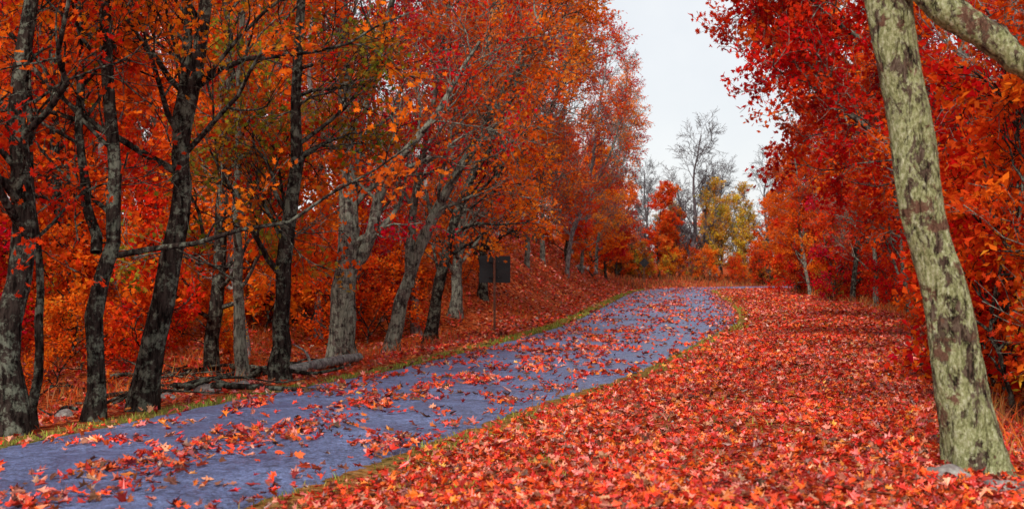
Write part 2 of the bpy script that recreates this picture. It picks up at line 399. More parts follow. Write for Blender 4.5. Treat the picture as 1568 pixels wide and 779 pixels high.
scatter(4, 14, 60, 90, 30, f_road, .1, .15, False, .33)
link('fallen_leaves', mb.build('fallen_leaves', [M_LIT]))

# ------------------------------------------------------------------ grass
def blades(mb, x, y, hgt, w, col, lean=.5):
    n = len(x); z = height(x, y) - .01
    a = rng.uniform(0, 6.28, n); b = rng.uniform(0, 6.28, n)
    base = np.stack([x, y, z], -1)
    dx = np.stack([np.cos(a), np.sin(a), 0 * a], -1) * (w / 2)[:, None]
    ln = np.stack([np.cos(b), np.sin(b), 0 * b], -1) * (hgt * rng.uniform(.1, lean, n))[:, None]
    up = np.array([0, 0, 1.])[None] * hgt[:, None]
    v = np.stack([base - dx, base + dx, base + dx * .7 + ln * .35 + up * .55, base - dx * .7 + ln * .35 + up * .55, base + ln + up * .95], 1)
    loops = np.array([0, 1, 2, 3, 3, 2, 4])[None] + (np.arange(n) * 5)[:, None]
    mb.add(v.reshape(-1, 3), loops, np.tile([4, 3], n), 0, np.repeat(col, 5, axis=0))
def blade_zone(mb, x0, x1, y0, y1, dens, fn, h0, h1, w, cols, ws, lean=.6):
    n = int((x1 - x0) * (y1 - y0) * dens)
    x = rng.uniform(x0, x1, n); y = rng.uniform(y0, y1, n); s, hw, Y = road_coords(x, y)
    k = rng.uniform(0, 1, n) < fn(x, y, s, hw, Y); x = x[k]; y = y[k]
    blades(mb, x, y, rng.uniform(h0, h1, len(x)), np.full(len(x), w) * rng.uniform(.6, 1.3, len(x)), pal(rng, len(x), cols, ws), lean)
GC = [(.30, .29, .05), (.17, .23, .035), (.44, .38, .10), (.36, .19, .055)]
mb = MB()
g_l = lambda x, y, s, hw, Y: np.where((-s - hw > -.06) & (-s - hw < .55), 1 - sstep(.2, .5, -s - hw), 0)
g_r = lambda x, y, s, hw, Y: np.where((s - hw > -.05) & (s - hw < .5), (n2(x, y, 1.3) > .15) * .8 + .12, 0) + np.where((s - hw > .5) & (s - hw < 5) & (n2(x, y, 1.7) > .55), .3, 0)
blade_zone(mb, -8, 0, 9, 30, 420, g_l, .03, .08, .012, GC, [.4, .3, .2, .1])
blade_zone(mb, -2, 8, 30, 92, 180, g_l, .05, .11, .025, GC, [.4, .3, .2, .1])
blade_zone(mb, -4, 7, 8, 30, 380, g_r, .03, .09, .012, GC, [.35, .2, .25, .2])
blade_zone(mb, 4, 14, 30, 90, 140, g_r, .05, .11, .025, GC, [.4, .3, .2, .1])
link('grass_verge', mb.build('grass_verge', [M_GRASS]))
mb = MB()
DG = [(.60, .13, .025), (.45, .20, .07), (.60, .055, .018), (.26, .07, .025)]
d_l = lambda x, y, s, hw, Y: np.where((-s - hw > 1.2), np.clip(n2(x, y, .9) * 1.3 + .15, 0, 1) * (Y < 50), 0)
d_r = lambda x, y, s, hw, Y: np.where((s - hw > 4.0) & (s - hw < 9), sstep(4, 5.2, s - hw) * np.clip(.5 + n2(x, y, .8), .1, 1), 0)
d_b = lambda x, y, s, hw, Y: np.where((-s - hw > .5) & (-s - hw < 9), .4, 0)
blade_zone(mb, -14, 1, 14, 46, 70, d_l, .12, .38, .016, DG, [.4, .3, .2, .1], 1.0)
blade_zone(mb, 4, 15, 9, 44, 90, d_r, .15, .45, .014, DG, [.3, .45, .1, .15], 1.0)
blade_zone(mb, 10, 24, 44, 88, 40, d_r, .2, .5, .03, DG, [.3, .45, .1, .15], 1.0)
blade_zone(mb, 5, 28, 86, 104, 50, d_b, .2, .5, .045, [(.36, .15, .05), (.22, .09, .04), (.46, .10, .03), (.14, .05, .03)], [.3, .25, .3, .15], .8)
link('dry_grass', mb.build('dry_grass', [M_GRASS]))

# ------------------------------------------------------------------ trees
def stem(pts, r0, r1, k=16, flare=.5, jit=.03, rg=None):
    p = catmull(pts, k)
    if rg is not None:
        w = rg.normal(0, 1, (k, 2)).cumsum(0) * jit * .7; w -= w[0]
        tt = np.linspace(0, 1, k)[:, None]
        w -= w[-1] * tt
        p[:, :2] += w
    t = np.linspace(0, 1, k)
    hgt = p[:, 2] - p[0, 2]
    r = (r0 + (r1 - r0) * t) * (1 + flare * np.exp(-np.maximum(hgt, 0) / .22))
    if rg is not None: r *= 1 + rg.normal(0, .04, k)
    return p, r

def tree_mesh(name, seed, stems, bark, n1=18, cs=.3, L1=(2.5, 4), n2_=7, n3=6, nl=14, leaf=(.06, .10),
              cols=(RED, ORED, ORG), w=(.3, .4, .3), bare=.1, near=True, bias=(0, 0, 0), up=.25, sp1=(.8, 1.4), r1=.42, rt=.006, sides=14, curve=.04, leafoff=.07, L2=(.9, 1.7), L3=(.35, .8)):
    rg = np.random.RandomState(seed); mb = MB()
    P0 = np.stack([s[0] for s in stems]); R0 = np.stack([s[1] for s in stems])
    tubes(mb, P0, R0, sides, 0, rough=.05, rng=rg)
    P1, R1, _ = children(rg, P0, R0, n1, cs, .99, L1, 8, sp1, up, bias, r1, .2, curve, .02, .82)
    tubes(mb, P1, R1, 7, 0)
    P2, R2, i2 = children(rg, P1, R1, n2_, .2, .98, L2, 6, (.5, 1.1), .12, np.array(bias) * .5, .55, .24, .04, .009)
    tubes(mb, P2, R2, 5, 0)
    P3, R3, i3 = children(rg, P2, R2, n3, .15, .99, L3, 4, (.5, 1.1), .06, (0, 0, 0), .5, .24, 0.0, rt, .6)
    tubes(mb, P3, R3, 3, 0)
    if nl > 0:
        keep2 = rg.uniform(0, 1, len(P2)) > bare
        k3 = keep2[i3]
        PP = P3[k3]; own = i3[k3]
        tint = pal(rg, len(P2), cols, w, .15)
        idx = np.repeat(np.arange(len(PP)), nl)
        t = rg.uniform(.1, 1, len(idx)) * 2.999; ii = t.astype(int); ww = (t - ii)[:, None]
        pos = PP[idx, ii] * (1 - ww) + PP[idx, ii + 1] * ww + rg.normal(0, leafoff, (len(idx), 3))
        c = .55 * tint[own[idx]] + .45 * pal(rg, len(idx), cols, w, .28)
        leaves(mb, rg, pos, rg.uniform(leaf[0], leaf[1], len(idx)), c, 1, 0, near)
    return mb.build(name, [bark, M_LEAF])

def place_tree(name, seed, pts, r0, r1, bark, extra=(), jit=.03, **kw):
    x, y = pts[0][0], pts[0][1]; z = hz(x, y) - .08
    rg = np.random.RandomState(seed + 500)
    L = lambda ps: [(a - x, b - y, c) for a, b, c in ps]
    stems = [stem(L(pts), r0, r1, rg=rg, jit=jit)]
    for ps, ra, rb in extra: stems.append(stem(L(ps), ra, rb, flare=0, rg=rg, jit=jit))
    me = tree_mesh(name, seed, stems, bark, **kw)
    return link(name, me, (x, y, z))

MIXR = dict(cols=(RED, ORED, ORG, DRED), w=(.34, .44, .16, .06))
MIXO = dict(cols=(ORED, ORG, RED, LORG), w=(.44, .28, .20, .08))
MIXG = dict(cols=(GRN, YGR, ORG, ORED), w=(.4, .2, .2, .2))
MIXD = dict(cols=(DRED, RED, ORED, ORG), w=(.18, .46, .29, .07))
place_tree('maple_tree', 1, [(-5.0, 14.2, 0), (-4.97, 14.2, 1.2), (-4.80, 14.2, 2.3), (-4.88, 14.2, 3.2), (-4.7, 14.3, 5.5), (-4.5, 14.5, 9)], .15, .05, M_BARK_D, n1=12, cs=.33, nl=9, bare=.35, jit=.045, **MIXR)
place_tree('maple_tree', 2, [(-4.55, 15.4, 0), (-4.55, 15.4, 1.2), (-4.42, 15.4, 2.4), (-4.46, 15.4, 3.5), (-4.40, 15.4, 5.5), (-4.3, 15.6, 9.5)], .105, .04, M_BARK_D,
           extra=[([(-4.5, 15.4, 1.9), (-4.66, 15.4, 2.9), (-4.78, 15.3, 5.0), (-5.1, 15.2, 7.5)], .065, .02)], n1=9, cs=.3, nl=9, bare=.35, jit=.045, **MIXR)
place_tree('oak_tree', 3, [(-4.3, 16.5, 0), (-4.16, 16.5, 1.1), (-3.90, 16.5, 2.3), (-3.80, 16.5, 3.2), (-3.62, 16.5, 4.2), (-3.4, 16.6, 6), (-3.0, 16.8, 9.5)], .15, .05, M_BARK_D,
           extra=[([(-3.86, 16.5, 2.7), (-3.90, 16.5, 3.5), (-3.8, 16.5, 4.6), (-4.1, 16.4, 7.5)], .09, .03)], n1=11, cs=.38, nl=9, bare=.35, cols=(GRN, ORG, ORED, RED), w=(.25, .3, .3, .15))
place_tree('young_maple_tree', 4, [(-4.98, 14.8, 0), (-4.93, 14.8, 1.5), (-5.0, 14.8, 3), (-5.1, 14.8, 5)], .05, .02, M_BARK_D, n1=8, cs=.35, L1=(1, 1.8), nl=8, bare=.35, n2_=5, **MIXR)
place_tree('maple_tree', 5, [(-4.1, 21.8, 0), (-4.18, 21.8, 1.7), (-4.15, 21.8, 3.5), (-4.1, 21.9, 7.5)], .1, .03, M_BARK_G, n1=15, cs=.28, L1=(1.3, 2.5), nl=11, bare=.25, **MIXG)
place_tree('oak_tree', 6, [(-3.33, 20.5, 0), (-3.36, 20.5, 1.2), (-3.14, 20.5, 3.0), (-3.04, 20.5, 5.0), (-2.9, 20.7, 9.5)], .14, .045, M_BARK_D, n1=15, cs=.27, L1=(1.3, 2.6), nl=10, bare=.35, jit=.045, cols=(GRN, YGR, ORG, ORED), w=(.35, .15, .2, .3))
place_tree('oak_tree', 7, [(-3.26, 27.4, 0), (-3.2, 27.4, 1.5), (-3.12, 27.4, 2.8), (-3.2, 27.4, 5), (-3.3, 27.4, 7.6), (-3.2, 27.4, 11)], .27, .07, M_BARK_G,
           extra=[([(-3.08, 27.4, 1.8), (-2.65, 27.3, 2.6), (-2.3, 27.2, 3.7), (-1.5, 27.0, 4.8), (-.6, 26.8, 6.2)], .14, .03),
                  ([(-3.15, 27.4, 3.0), (-3.0, 27.5, 4.6), (-2.5, 27.6, 6.5), (-1.9, 27.6, 8.6)], .13, .03)], n1=13, cs=.3, L1=(1.8, 3.4), nl=7, bare=.45, **MIXO)
place_tree('oak_tree', 8, [(-2.5, 29.0, 0), (-2.2, 29.0, 1.2), (-1.7, 29.0, 2.6), (-1.1, 28.8, 3.8), (-.4, 28.6, 5), (.6, 28.4, 7)], .16, .04, M_BARK_G,
           extra=[([(-2.1, 29.0, 1.5), (-2.05, 29.0, 3.0), (-1.7, 29.0, 5), (-1.2, 29.0, 8)], .11, .03)], n1=14, cs=.3, L1=(1.8, 3.2), nl=7, bare=.45, bias=(.2, -.05, .1), **MIXO)
place_tree('oak_tree', 9, [(-2.0, 34.5, 0), (-1.75, 34.4, 1.5), (-1.2, 34.2, 3.4), (-.2, 34, 5.5), (.7, 33.8, 8)], .16, .04, M_BARK_D, n1=18, cs=.25, L1=(2, 3.6), nl=9, bare=.35, leaf=(.08, .12), bias=(.2, 0, .1), rt=.008, **MIXO)
place_tree('maple_tree', 10, [(-1.6, 40, 0), (-1.5, 40, 2), (-1.1, 39.9, 5), (-.3, 39.8, 10)], .17, .04, M_BARK_G, n1=24, cs=.18, L1=(2.2, 4), nl=10, bare=.3, near=False, leaf=(.09, .14), bias=(.2, 0, .1), rt=.009, **MIXO)
place_tree('maple_tree', 11, [(-.9, 43.5, 0), (-.9, 43.5, 1.6), (-.2, 43.4, 4.4), (1.2, 43.3, 10)], .15, .04, M_BARK_D, n1=24, cs=.18, L1=(2.2, 4), nl=10, bare=.35, near=False, leaf=(.09, .14), bias=(.2, 0, .1), rt=.009, **MIXO)
place_tree('maple_tree', 12, [(-2.5, 37.3, 0), (-2.55, 37.3, 2), (-2.2, 37.4, 5), (-2.0, 37.4, 10)], .13, .04, M_BARK_P, n1=20, cs=.2, L1=(1.8, 3), nl=11, bare=.2, near=False, leaf=(.09, .14), **MIXR)

# right foreground tree ----------------------------------------------------------
hx, hy = 3.48, 10.6; hzz = hz(hx, hy) - .05
rg = np.random.RandomState(77); mb = MB()
pts = [(0, 0, 0), (-.14, 0, .7), (-.33, 0, 1.7), (-.52, .02, 2.7), (-.72, .03, 3.7), (-.9, .05, 4.8), (-.9, .1, 6.5), (-.7, .1, 9)]
kk = 220; P0 = catmull(pts, kk); zz = P0[:, 2]
R0 = np.interp(zz, [0, .12, .4, 1.0, 1.7, 3.0, 3.7, 5, 9], [.26, .235, .215, .185, .165, .162, .172, .16, .07])
P0[:, 0] += .02 * np.sin(zz * 2.3) + .012 * np.sin(zz * 5.1 + 1)
sd = 72; a = np.linspace(0, 2 * math.pi, sd, endpoint=False)
V3 = np.zeros((kk, sd, 3))
for i in range(kk):
    for j in range(sd):
        dx_, dy_ = math.cos(a[j]), math.sin(a[j]); zc = zz[i]
        r = R0[i] * (1 + .12 * mnoise.noise(Vector((dx_ * 1.4, dy_ * 1.4, zc * 1.1))) + .05 * mnoise.noise(Vector((dx_ * 5, dy_ * 5, zc * 3))) + .035 * mnoise.noise(Vector((dx_ * 9, dy_ * 9, zc * 7))) + .025 * mnoise.noise(Vector((dx_ * 16, dy_ * 16, zc * 20))))
        r *= 1 + .22 * math.exp(-zc / .16) * (0.5 + .5 * math.sin(a[j] * 5 + .6))
        V3[i, j] = (P0[i, 0] + dx_ * r, P0[i, 1] + dy_ * r, P0[i, 2])
i = np.arange(kk - 1)[:, None]; j = np.arange(sd)[None]; j2 = (j + 1) % sd
q = np.stack([i * sd + j, i * sd + j2, (i + 1) * sd + j2, (i + 1) * sd + j], -1).reshape(-1, 4)
mb.add(V3.reshape(-1, 3), q, np.full(len(q), 4), 0, (1, 1, 1), True)
limbs = [([(-.84, .03, 4.5), (-.62, -.1, 3.95), (-.36, -.2, 3.52), (0, -.3, 3.24), (.30, -.35, 3.0), (.8, -.45, 2.85), (1.5, -.5, 2.9), (2.4, -.5, 3.4)], .15, .06),
         ([(-.9, .05, 5.0), (-1.3, .3, 5.8), (-1.9, .8, 6.8), (-2.4, 1.2, 8)], .12, .03),
         ([(-.85, .05, 5.6), (-.2, .3, 6.6), (.8, .6, 7.6), (1.6, .9, 8.4)], .12, .03)]
SP = []; SR = []
for ps, ra, rb in limbs:
    p_, r_ = stem(ps, ra, rb, k=50, flare=0, jit=.008, rg=rg); SP.append(p_); SR.append(r_)
SP = np.stack(SP); SR = np.stack(SR)
tubes(mb, SP, SR, 22, 0, rough=.03, rng=rg)
P1, R1, _ = children(rg, SP, SR, 9, .35, .99, (1.2, 2.4), 8, (.6, 1.2), .35, (0, .25, 0), .3, .16, .04, .012)
P1 = P1[4:]; R1 = R1[4:]
tubes(mb, P1, R1, 6, 0)
P2, R2, _ = children(rg, P1, R1, 6, .2, .98, (.6, 1.2), 6, (.5, 1.1), .12, (0, .1, 0), .5, .2, .03, .006)
tubes(mb, P2, R2, 4, 0)
P3, R3, i3 = children(rg, P2, R2, 5, .2, .99, (.3, .6), 4, (.5, 1.1), .05, (0, 0, 0), .5, .2, 0, .004)
tubes(mb, P3, R3, 3, 0)
idx = np.repeat(np.arange(len(P3)), 6); t = rg.uniform(.1, 1, len(idx)) * 2.999; ii = t.astype(int); ww = (t - ii)[:, None]
pos = P3[idx, ii] * (1 - ww) + P3[idx, ii + 1] * ww + rg.normal(0, .05, (len(idx), 3))
kq = pos[:, 2] > 4.2
leaves(mb, rg, pos[kq], rg.uniform(.06, .09, kq.sum()), pal(rg, kq.sum(), (RED, ORED, DRED), (.4, .4, .2)), 1, 0, True)
link('lichen_covered_oak_tree', mb.build('lichen_covered_oak_tree', [M_BARK_H, M_LEAF]), (hx, hy, hzz))

place_tree('red_oak_tree', 21, [(9.2, 27, 0), (9.1, 27, 2.5), (8.7, 27, 5.5), (8.3, 26.8, 10)], .2, .06, M_BARK_G,
           extra=[([(9.05, 27, 2.6), (7.8, 26.9, 3.8), (6.3, 26.7, 4.9), (5.1, 26.5, 5.6)], .10, .02), ([(8.85, 27, 4.2), (7.6, 27, 5.6), (6.2, 27, 6.6), (5.1, 27, 7.6)], .10, .02)],
           n1=16, cs=.22, L1=(1.8, 3.2), nl=11, bare=.2, leaf=(.09, .13), bias=(-.12, -.05, 0), L2=(.8, 1.5), **MIXD)
place_tree('red_oak_tree', 22, [(7.8, 21.5, 0), (7.75, 21.4, 2), (7.6, 21.4, 4.5), (7.4, 21.3, 9)], .13, .04, M_BARK_P, n1=20, cs=.2, L1=(1.6, 3.0), nl=10, bare=.25, bias=(-.05, 0, 0), **MIXD)
place_tree('red_oak_tree', 23, [(11.0, 36, 0), (10.8, 36, 3), (10.3, 36, 6), (9.8, 36, 11)], .2, .05, M_BARK_G,
           extra=[([(10.8, 36, 3.0), (9.7, 36, 4.6), (8.4, 36, 6.2), (7.4, 36, 7.8)], .10, .02)], n1=20, cs=.18, L1=(2, 3.8), nl=10, bare=.25, near=False, leaf=(.11, .16), bias=(-.15, 0, 0), **MIXR)
place_tree('red_oak_tree', 24, [(6.6, 14.5, 0), (6.6, 14.5, 2), (6.5, 14.6, 4.5), (6.6, 14.8, 9)], .12, .04, M_BARK_G, n1=18, cs=.2, L1=(1.3, 2.4), nl=10, bare=.2, **MIXD)

def variant(name, seed, H, r, lean, bark, adir=None, **kw):
    rg = np.random.RandomState(seed)
    a = rg.uniform(0, 6.28) if adir is None else adir; lx = math.cos(a) * lean; ly = math.sin(a) * lean
    pts = [(0, 0, -.3), (lx * .1, ly * .1, H * .15), (lx * .35 + rg.normal(0, .2), ly * .35 + rg.normal(0, .2), H * .4), (lx * .7 + rg.normal(0, .2), ly * .7, H * .7), (lx, ly, H)]
    stems = [stem(pts, r, r * .25, rg=rg, jit=.06)]
    return tree_mesh(name, seed, stems, bark, near=False, sides=9, **kw)
VT = [variant('woods_tree_a', 101, 10.5, .15, .8, M_BARK_D, n1=22, cs=.16, L1=(2, 3.4), nl=14, leaf=(.10, .16), bare=.15, n2_=7, **MIXR),
      variant('woods_tree_b', 102, 11.5, .16, .6, M_BARK_P, n1=23, cs=.2, L1=(2.2, 3.6), nl=13, leaf=(.10, .16), bare=.2, **MIXO),
      variant('woods_tree_c', 103, 9.5, .12, 1.2, M_BARK_D, n1=22, cs=.13, L1=(2, 3.2), nl=14, leaf=(.10, .16), bare=.15, **MIXO),
      variant('woods_tree_d', 104, 11, .15, .9, M_BARK_G, n1=22, cs=.22, L1=(2, 3.4), nl=13, leaf=(.10, .16), bare=.2, **MIXD)]
SPR = dict(cols=(ORG, LORG, ORED, RED), w=(.30, .14, .42, .14))
VB = [variant('sparse_tree_a', 111, 11, .12, 2.0, M_BARK_G, adir=0, n1=24, cs=.14, L1=(2.2, 3.8), nl=8, leaf=(.09, .14), bare=.3, rt=.011, n3=8, up=.4, bias=(.25, 0, 0), **SPR),
      variant('sparse_tree_b', 112, 11.5, .12, 2.6, M_BARK_P, adir=0, n1=24, cs=.16, L1=(2.2, 3.8), nl=6, leaf=(.09, .14), bare=.5, rt=.012, n3=8, up=.45, bias=(.25, 0, 0), **SPR)]
VS = [variant('sapling_a', 121, 3.6, .035, .5, M_BARK_D, n1=16, cs=.15, L1=(.8, 1.5), nl=12, leaf=(.08, .13), bare=.1, n2_=4, n3=4, L2=(.4, .8), L3=(.2, .5), **MIXR),
      variant('sapling_b', 122, 2.8, .03, .4, M_BARK_D, n1=16, cs=.12, L1=(.8, 1.4), nl=12, leaf=(.08, .13), bare=.1, n2_=4, n3=4, L2=(.4, .8), L3=(.2, .5), **MIXO),
      variant('sapling_c', 123, 2.2, .025, .4, M_BARK_D, n1=14, cs=.1, L1=(.6, 1.1), nl=11, leaf=(.07, .12), bare=.15, n2_=4, n3=4, L2=(.3, .6), L3=(.2, .4), cols=(YEL, ORG, YGR, ORED), w=(.3, .4, .15, .15)),
      variant('thicket_shrub', 124, 2.6, .03, .5, M_BARK_F, n1=18, cs=.05, L1=(.9, 1.5), nl=7, leaf=(.09, .14), bare=.25, n2_=5, n3=5, L2=(.4, .8), L3=(.2, .5), rt=.012, up=.5, cols=(BRN, YGR, ORG, ORED), w=(.35, .2, .25, .2))]
VN = [variant('bare_tree', 131, 9.5, .16, .4, M_BARK_F, n1=26, cs=.18, L1=(2.2, 3.6), nl=0, rt=.016, n3=8, up=.6),
      variant('yellow_tree', 132, 6.8, .10, .3, M_BARK_P, n1=24, cs=.10, L1=(.9, 1.7), nl=9, leaf=(.11, .18), bare=.3, up=.7, rt=.012, cols=(YEL, YGR, LORG), w=(.68, .20, .12)),
      variant('orange_tree', 133, 7.5, .12, .3, M_BARK_D, n1=22, cs=.12, L1=(1.8, 2.8), nl=12, leaf=(.13, .2), bare=.2, **MIXO)]
emp = bpy.data.objects.new('distant_forest', None); scene.collection.objects.link(emp)
rng = np.random.RandomState(42)
def inst(me, x, y, s=1.0, top=False, name=None, rz=None, flip=False):
    rot = rng.uniform(0, 6.28) if rz is None else rng.uniform(-rz, rz) + (math.pi if flip else 0)
    return link(name or me.name, me, (x, y, hz(x, y)), (rng.uniform(-.07, .07), rng.uniform(-.07, .07), rot), (s * rng.uniform(.92, 1.08), s * rng.uniform(.92, 1.08), s), None if top else emp)
def edge(Y, side):
    Y = min(Y, 86); i = np.argmin(np.abs(cl[:, 1] - Y)); return cl[i, 0] + side * cl[i, 2]
Y = 25.0
while Y < 78:
    u = 4.6 + rng.uniform(0, 1.5) if Y < 36 else 4.6 + rng.uniform(0, 1)
    while u < 7 + Y * .27:
        x = edge(Y, -1) - u + rng.uniform(-1.1, 1.1); y = Y + rng.uniform(-1.6, 1.6)
        v = VT[rng.randint(4)] if u > 7 or Y < 34 else (VB + VT)[rng.randint(6)]
        inst(v, x, y, rng.uniform(.8, 1.15)); u += 4.3 + .03 * Y
    Y += 4.6 + Y * .03
for k in range(14):
    Y = rng.uniform(58, 88); inst(VT[k % 4], edge(Y, -1) - rng.uniform(17, 34), Y, 1.1)
for x, y in [(-12.5, 38.5), (-15.5, 46), (-18.2, 55), (-21.5, 64), (-10.0, 33)]:
    inst(VT[rng.randint(4)], x, y, 1.05)
for k in range(4):
    inst(VT[k % 4], -9 - rng.uniform(0, 4), 7 + k * 4.0, 1.0)
for Y, u, k, rz in [(46.5, 3.4, 1, .5), (50, 5.0, 0, 1.2), (54.5, 3.0, 0, .6), (58, 4.6, 1, .5), (62, 3.2, 0, .9), (67, 2.6, 1, .4), (70, 4.4, 0, .8), (75, 2.6, 0, .6), (80, 3.6, 1, .5), (84, 2.8, 0, .8), (89, 4.0, 1, .8)]:
    inst(VB[k], edge(Y, -1) - u, Y, (1.0 if Y < 70 else .88) * rng.uniform(.88, 1.08), True, 'maple_tree', rz=rz)
for Y, u in [(72, 3.0), (79, 2.4), (86, 2.6), (92, 3.4), (95, 1.2)]:
    inst(VN[2], edge(Y, -1) - u, Y, rng.uniform(.75, .9), True, 'maple_tree')
for Y in range(50, 92, 5):
    inst(VS[rng.randint(2)], edge(Y, -1) - 4.8 - rng.uniform(0, 2), Y, rng.uniform(.6, 1.1))
for k in range(64):
    Y = rng.uniform(21, 48); x = edge(Y, -1) - rng.uniform(3.4, 14)
    inst(VS[rng.choice(3, p=[.42, .42, .16])], x, Y, rng.uniform(.5, 1.1))
Y = 16.0
while Y < 84:
    u = (7.5 if Y < 30 else 6.2) + rng.uniform(0, 1)
    while u < 9 + Y * .16:
        x = edge(Y, 1) + u + rng.uniform(-.7, .7)
        inst(VT[rng.choice(4, p=[.3, .15, .2, .35])], x, Y + rng.uniform(-1, 1), rng.uniform(.8, 1.0)); u += 4 + .03 * Y
    Y += 4.2 + Y * .03
for Y, u, v, s in [(44, 5.4, VT[3], .85), (50, 5.0, VB[0], .9), (56, 4.8, VT[0], .8), (63, 4.6, VT[2], .8), (70, 4.6, VT[3], .72), (77, 4.6, VN[2], .95), (83, 4.8, VN[2], .95)]:
    inst(v, edge(Y, 1) + u, Y, s, True, 'red_oak_tree', rz=.5, flip=True)
for k in range(70):
    Y = rng.uniform(14, 80); x = edge(Y, 1) + rng.uniform(5.2, 9.5)
    inst(VS[rng.choice(3, p=[.5, .3, .2])], x, Y, rng.uniform(.6, 1.1))
for k in range(18):   # dense shrubs behind the foreground trunk
    Y = rng.uniform(13.5, 24); x = edge(Y, 1) + rng.uniform(5.6, 8.2)
    inst(VS[rng.choice(3, p=[.6, .3, .1])], x, Y, rng.uniform(.7, 1.15))
for k in range(16):
    Y = rng.uniform(60, 88); x = edge(Y, 1) + rng.uniform(4.2, 6.5) + max(Y - 80, 0) * .5
    inst(VS[rng.choice(4, p=[.35, .3, .1, .25])], x, Y, rng.uniform(.6, 1.1))
for x, y, k, s in [(12.6, 101, 0, 1.08), (10.3, 106, 0, .85), (14.4, 100.5, 1, .92), (15.9, 101.5, 1, .78), (13.9, 104, 0, .75), (17.0, 104, 1, .9), (18.3, 99.5, 2, .75), (18.6, 105, 0, .9), (10.2, 99, 2, .8), (11.4, 102, 2, .6), (15.2, 103.5, 0, .8)]:
    inst(VN[k], x, y, s, True, ['bare_tree', 'yellow_birch_tree', 'maple_tree'][k])
for k in range(48):
    y = rng.uniform(108, 135); x = rng.uniform(-10, 40)
    inst(VN[rng.choice(3, p=[.42, .25, .33])], x, y, rng.uniform(.65, .9))
for k in range(70):
    x = rng.uniform(3, 27); y = 96.2 + rng.uniform(0, 5) - (.5 * max(9 - x, 0))
    inst(VS[rng.choice(4, p=[.15, .30, .2, .35])], x, y, rng.uniform(.45, .95))
for k in range(12):
    y = rng.uniform(90, 104); x = rng.uniform(-6, 7)
    inst((VB + VT)[rng.randint(6)], x - 1, y, rng.uniform(.7, .85))
for k in range(8):
    inst(VT[k % 4], 22 + rng.uniform(0, 12), 82 + rng.uniform(-3, 4) if k % 2 else 99 + rng.uniform(0, 6), .75)

# ------------------------------------------------------------------ log, branches, rocks
def lumpy_tube(pts, r0, r1, seed):
    rg = np.random.RandomState(seed); mb = MB()
    p_, r_ = stem(pts, r0, r1, k=26, flare=0, jit=.008, rg=rg)
    tubes(mb, p_[None], r_[None], 14, 0, rough=.05, rng=rg)
    for e, flip in ((0, 1), (-1, -1)):
        n = 14; T = nrm(p_[1] - p_[0]); U = nrm(np.cross(T, [0, 0, 1.])); Vv = np.cross(T, U)
        a = np.linspace(0, 6.2832, n, endpoint=False)
        rim = p_[e] + r_[e] * .97 * (np.cos(a)[:, None] * U + np.sin(a)[:, None] * Vv)
        mb.add(rim, np.arange(n)[::flip], [n], 0, (1, 1, 1))
    return mb
lg = lambda x, y, dz: (x, y, hz(x, y) + dz)
mbl = lumpy_tube([lg(-3.7, 21.9, .07), lg(-3.1, 22.8, .10), lg(-2.6, 24.2, .11)], .10, .075, 5)
tubes(mbl, catmull([lg(-3.2, 22.6, .15), lg(-3.3, 22.7, .35), lg(-3.5, 22.7, .5)], 6)[None], np.linspace(.03, .01, 6)[None], 6, 0)
link('fallen_log', mbl.build('fallen_log', [M_BARK_P]))
mb = MB(); rg = np.random.RandomState(9)
for k in range(50):
    x = rg.uniform(-7.4, -3.6); y = rg.uniform(17.5, 26)
    if x > edge(y, -1) - .8: continue
    a = rg.uniform(-.5, .5) if rg.rand() < .7 else rg.uniform(0, 3.1); L = rg.uniform(.5, 1.8)
    p_ = [lg(x + math.cos(a) * L * t + rg.normal(0, .04), y + math.sin(a) * L * t, .05 + rg.uniform(0, .16)) for t in (0, .33, .66, 1)]
    r = rg.uniform(.015, .05)
    tubes(mb, catmull(p_, 9)[None], np.linspace(r, r * .4, 9)[None], 7, 0)
link('fallen_branches', mb.build('fallen_branches', [M_BARK_D]))

m, nt, nd, lk = newmat('lichen_stone')
tc = nd.new('ShaderNodeTexCoord'); a1 = N(nd, 'ShaderNodeTexNoise', Scale=7.0, Detail=9.0, Roughness=.7); lk.new(tc.outputs['Object'], a1.inputs['Vector'])
r1 = ramp(nd, [(.35, (.07, .055, .05)), (.5, (.18, .15, .14)), (.65, (.34, .33, .29))]); lk.new(a1.outputs['Fac'], r1.inputs[0])
bp = N(nd, 'ShaderNodeBump', Strength=.8, Distance=.02); lk.new(a1.outputs['Fac'], bp.inputs['Height'])
p = nd.new('ShaderNodeBsdfPrincipled'); p.inputs['Roughness'].default_value = .9
o = nd.new('ShaderNodeOutputMaterial'); lk.new(r1.outputs[0], p.inputs['Base Color']); lk.new(bp.outputs[0], p.inputs['Normal']); lk.new(p.outputs[0], o.inputs[0])
M_ROCK = m
def rock(x, y, sx, sy, sz, seed, rot=0):
    bm = bmesh.new(); bmesh.ops.create_icosphere(bm, subdivisions=4, radius=1)
    for v in bm.verts:
        n = mnoise.noise(v.co * 1.1 + Vector((seed * 3.1, 0, 0))) * .45 + mnoise.noise(v.co * 3 + Vector((0, seed, 0))) * .14 + mnoise.noise(v.co * 8) * .04
        v.co *= (1 + n); v.co.x *= sx; v.co.y *= sy; v.co.z *= sz
    me = bpy.data.meshes.new('rock'); bm.to_mesh(me); bm.free(); me.materials.append(M_ROCK)
    me.polygons.foreach_set('use_smooth', np.ones(len(me.polygons), bool))
    link('rock', me, (x, y, hz(x, y) + sz * .35), (0, 0, rot))
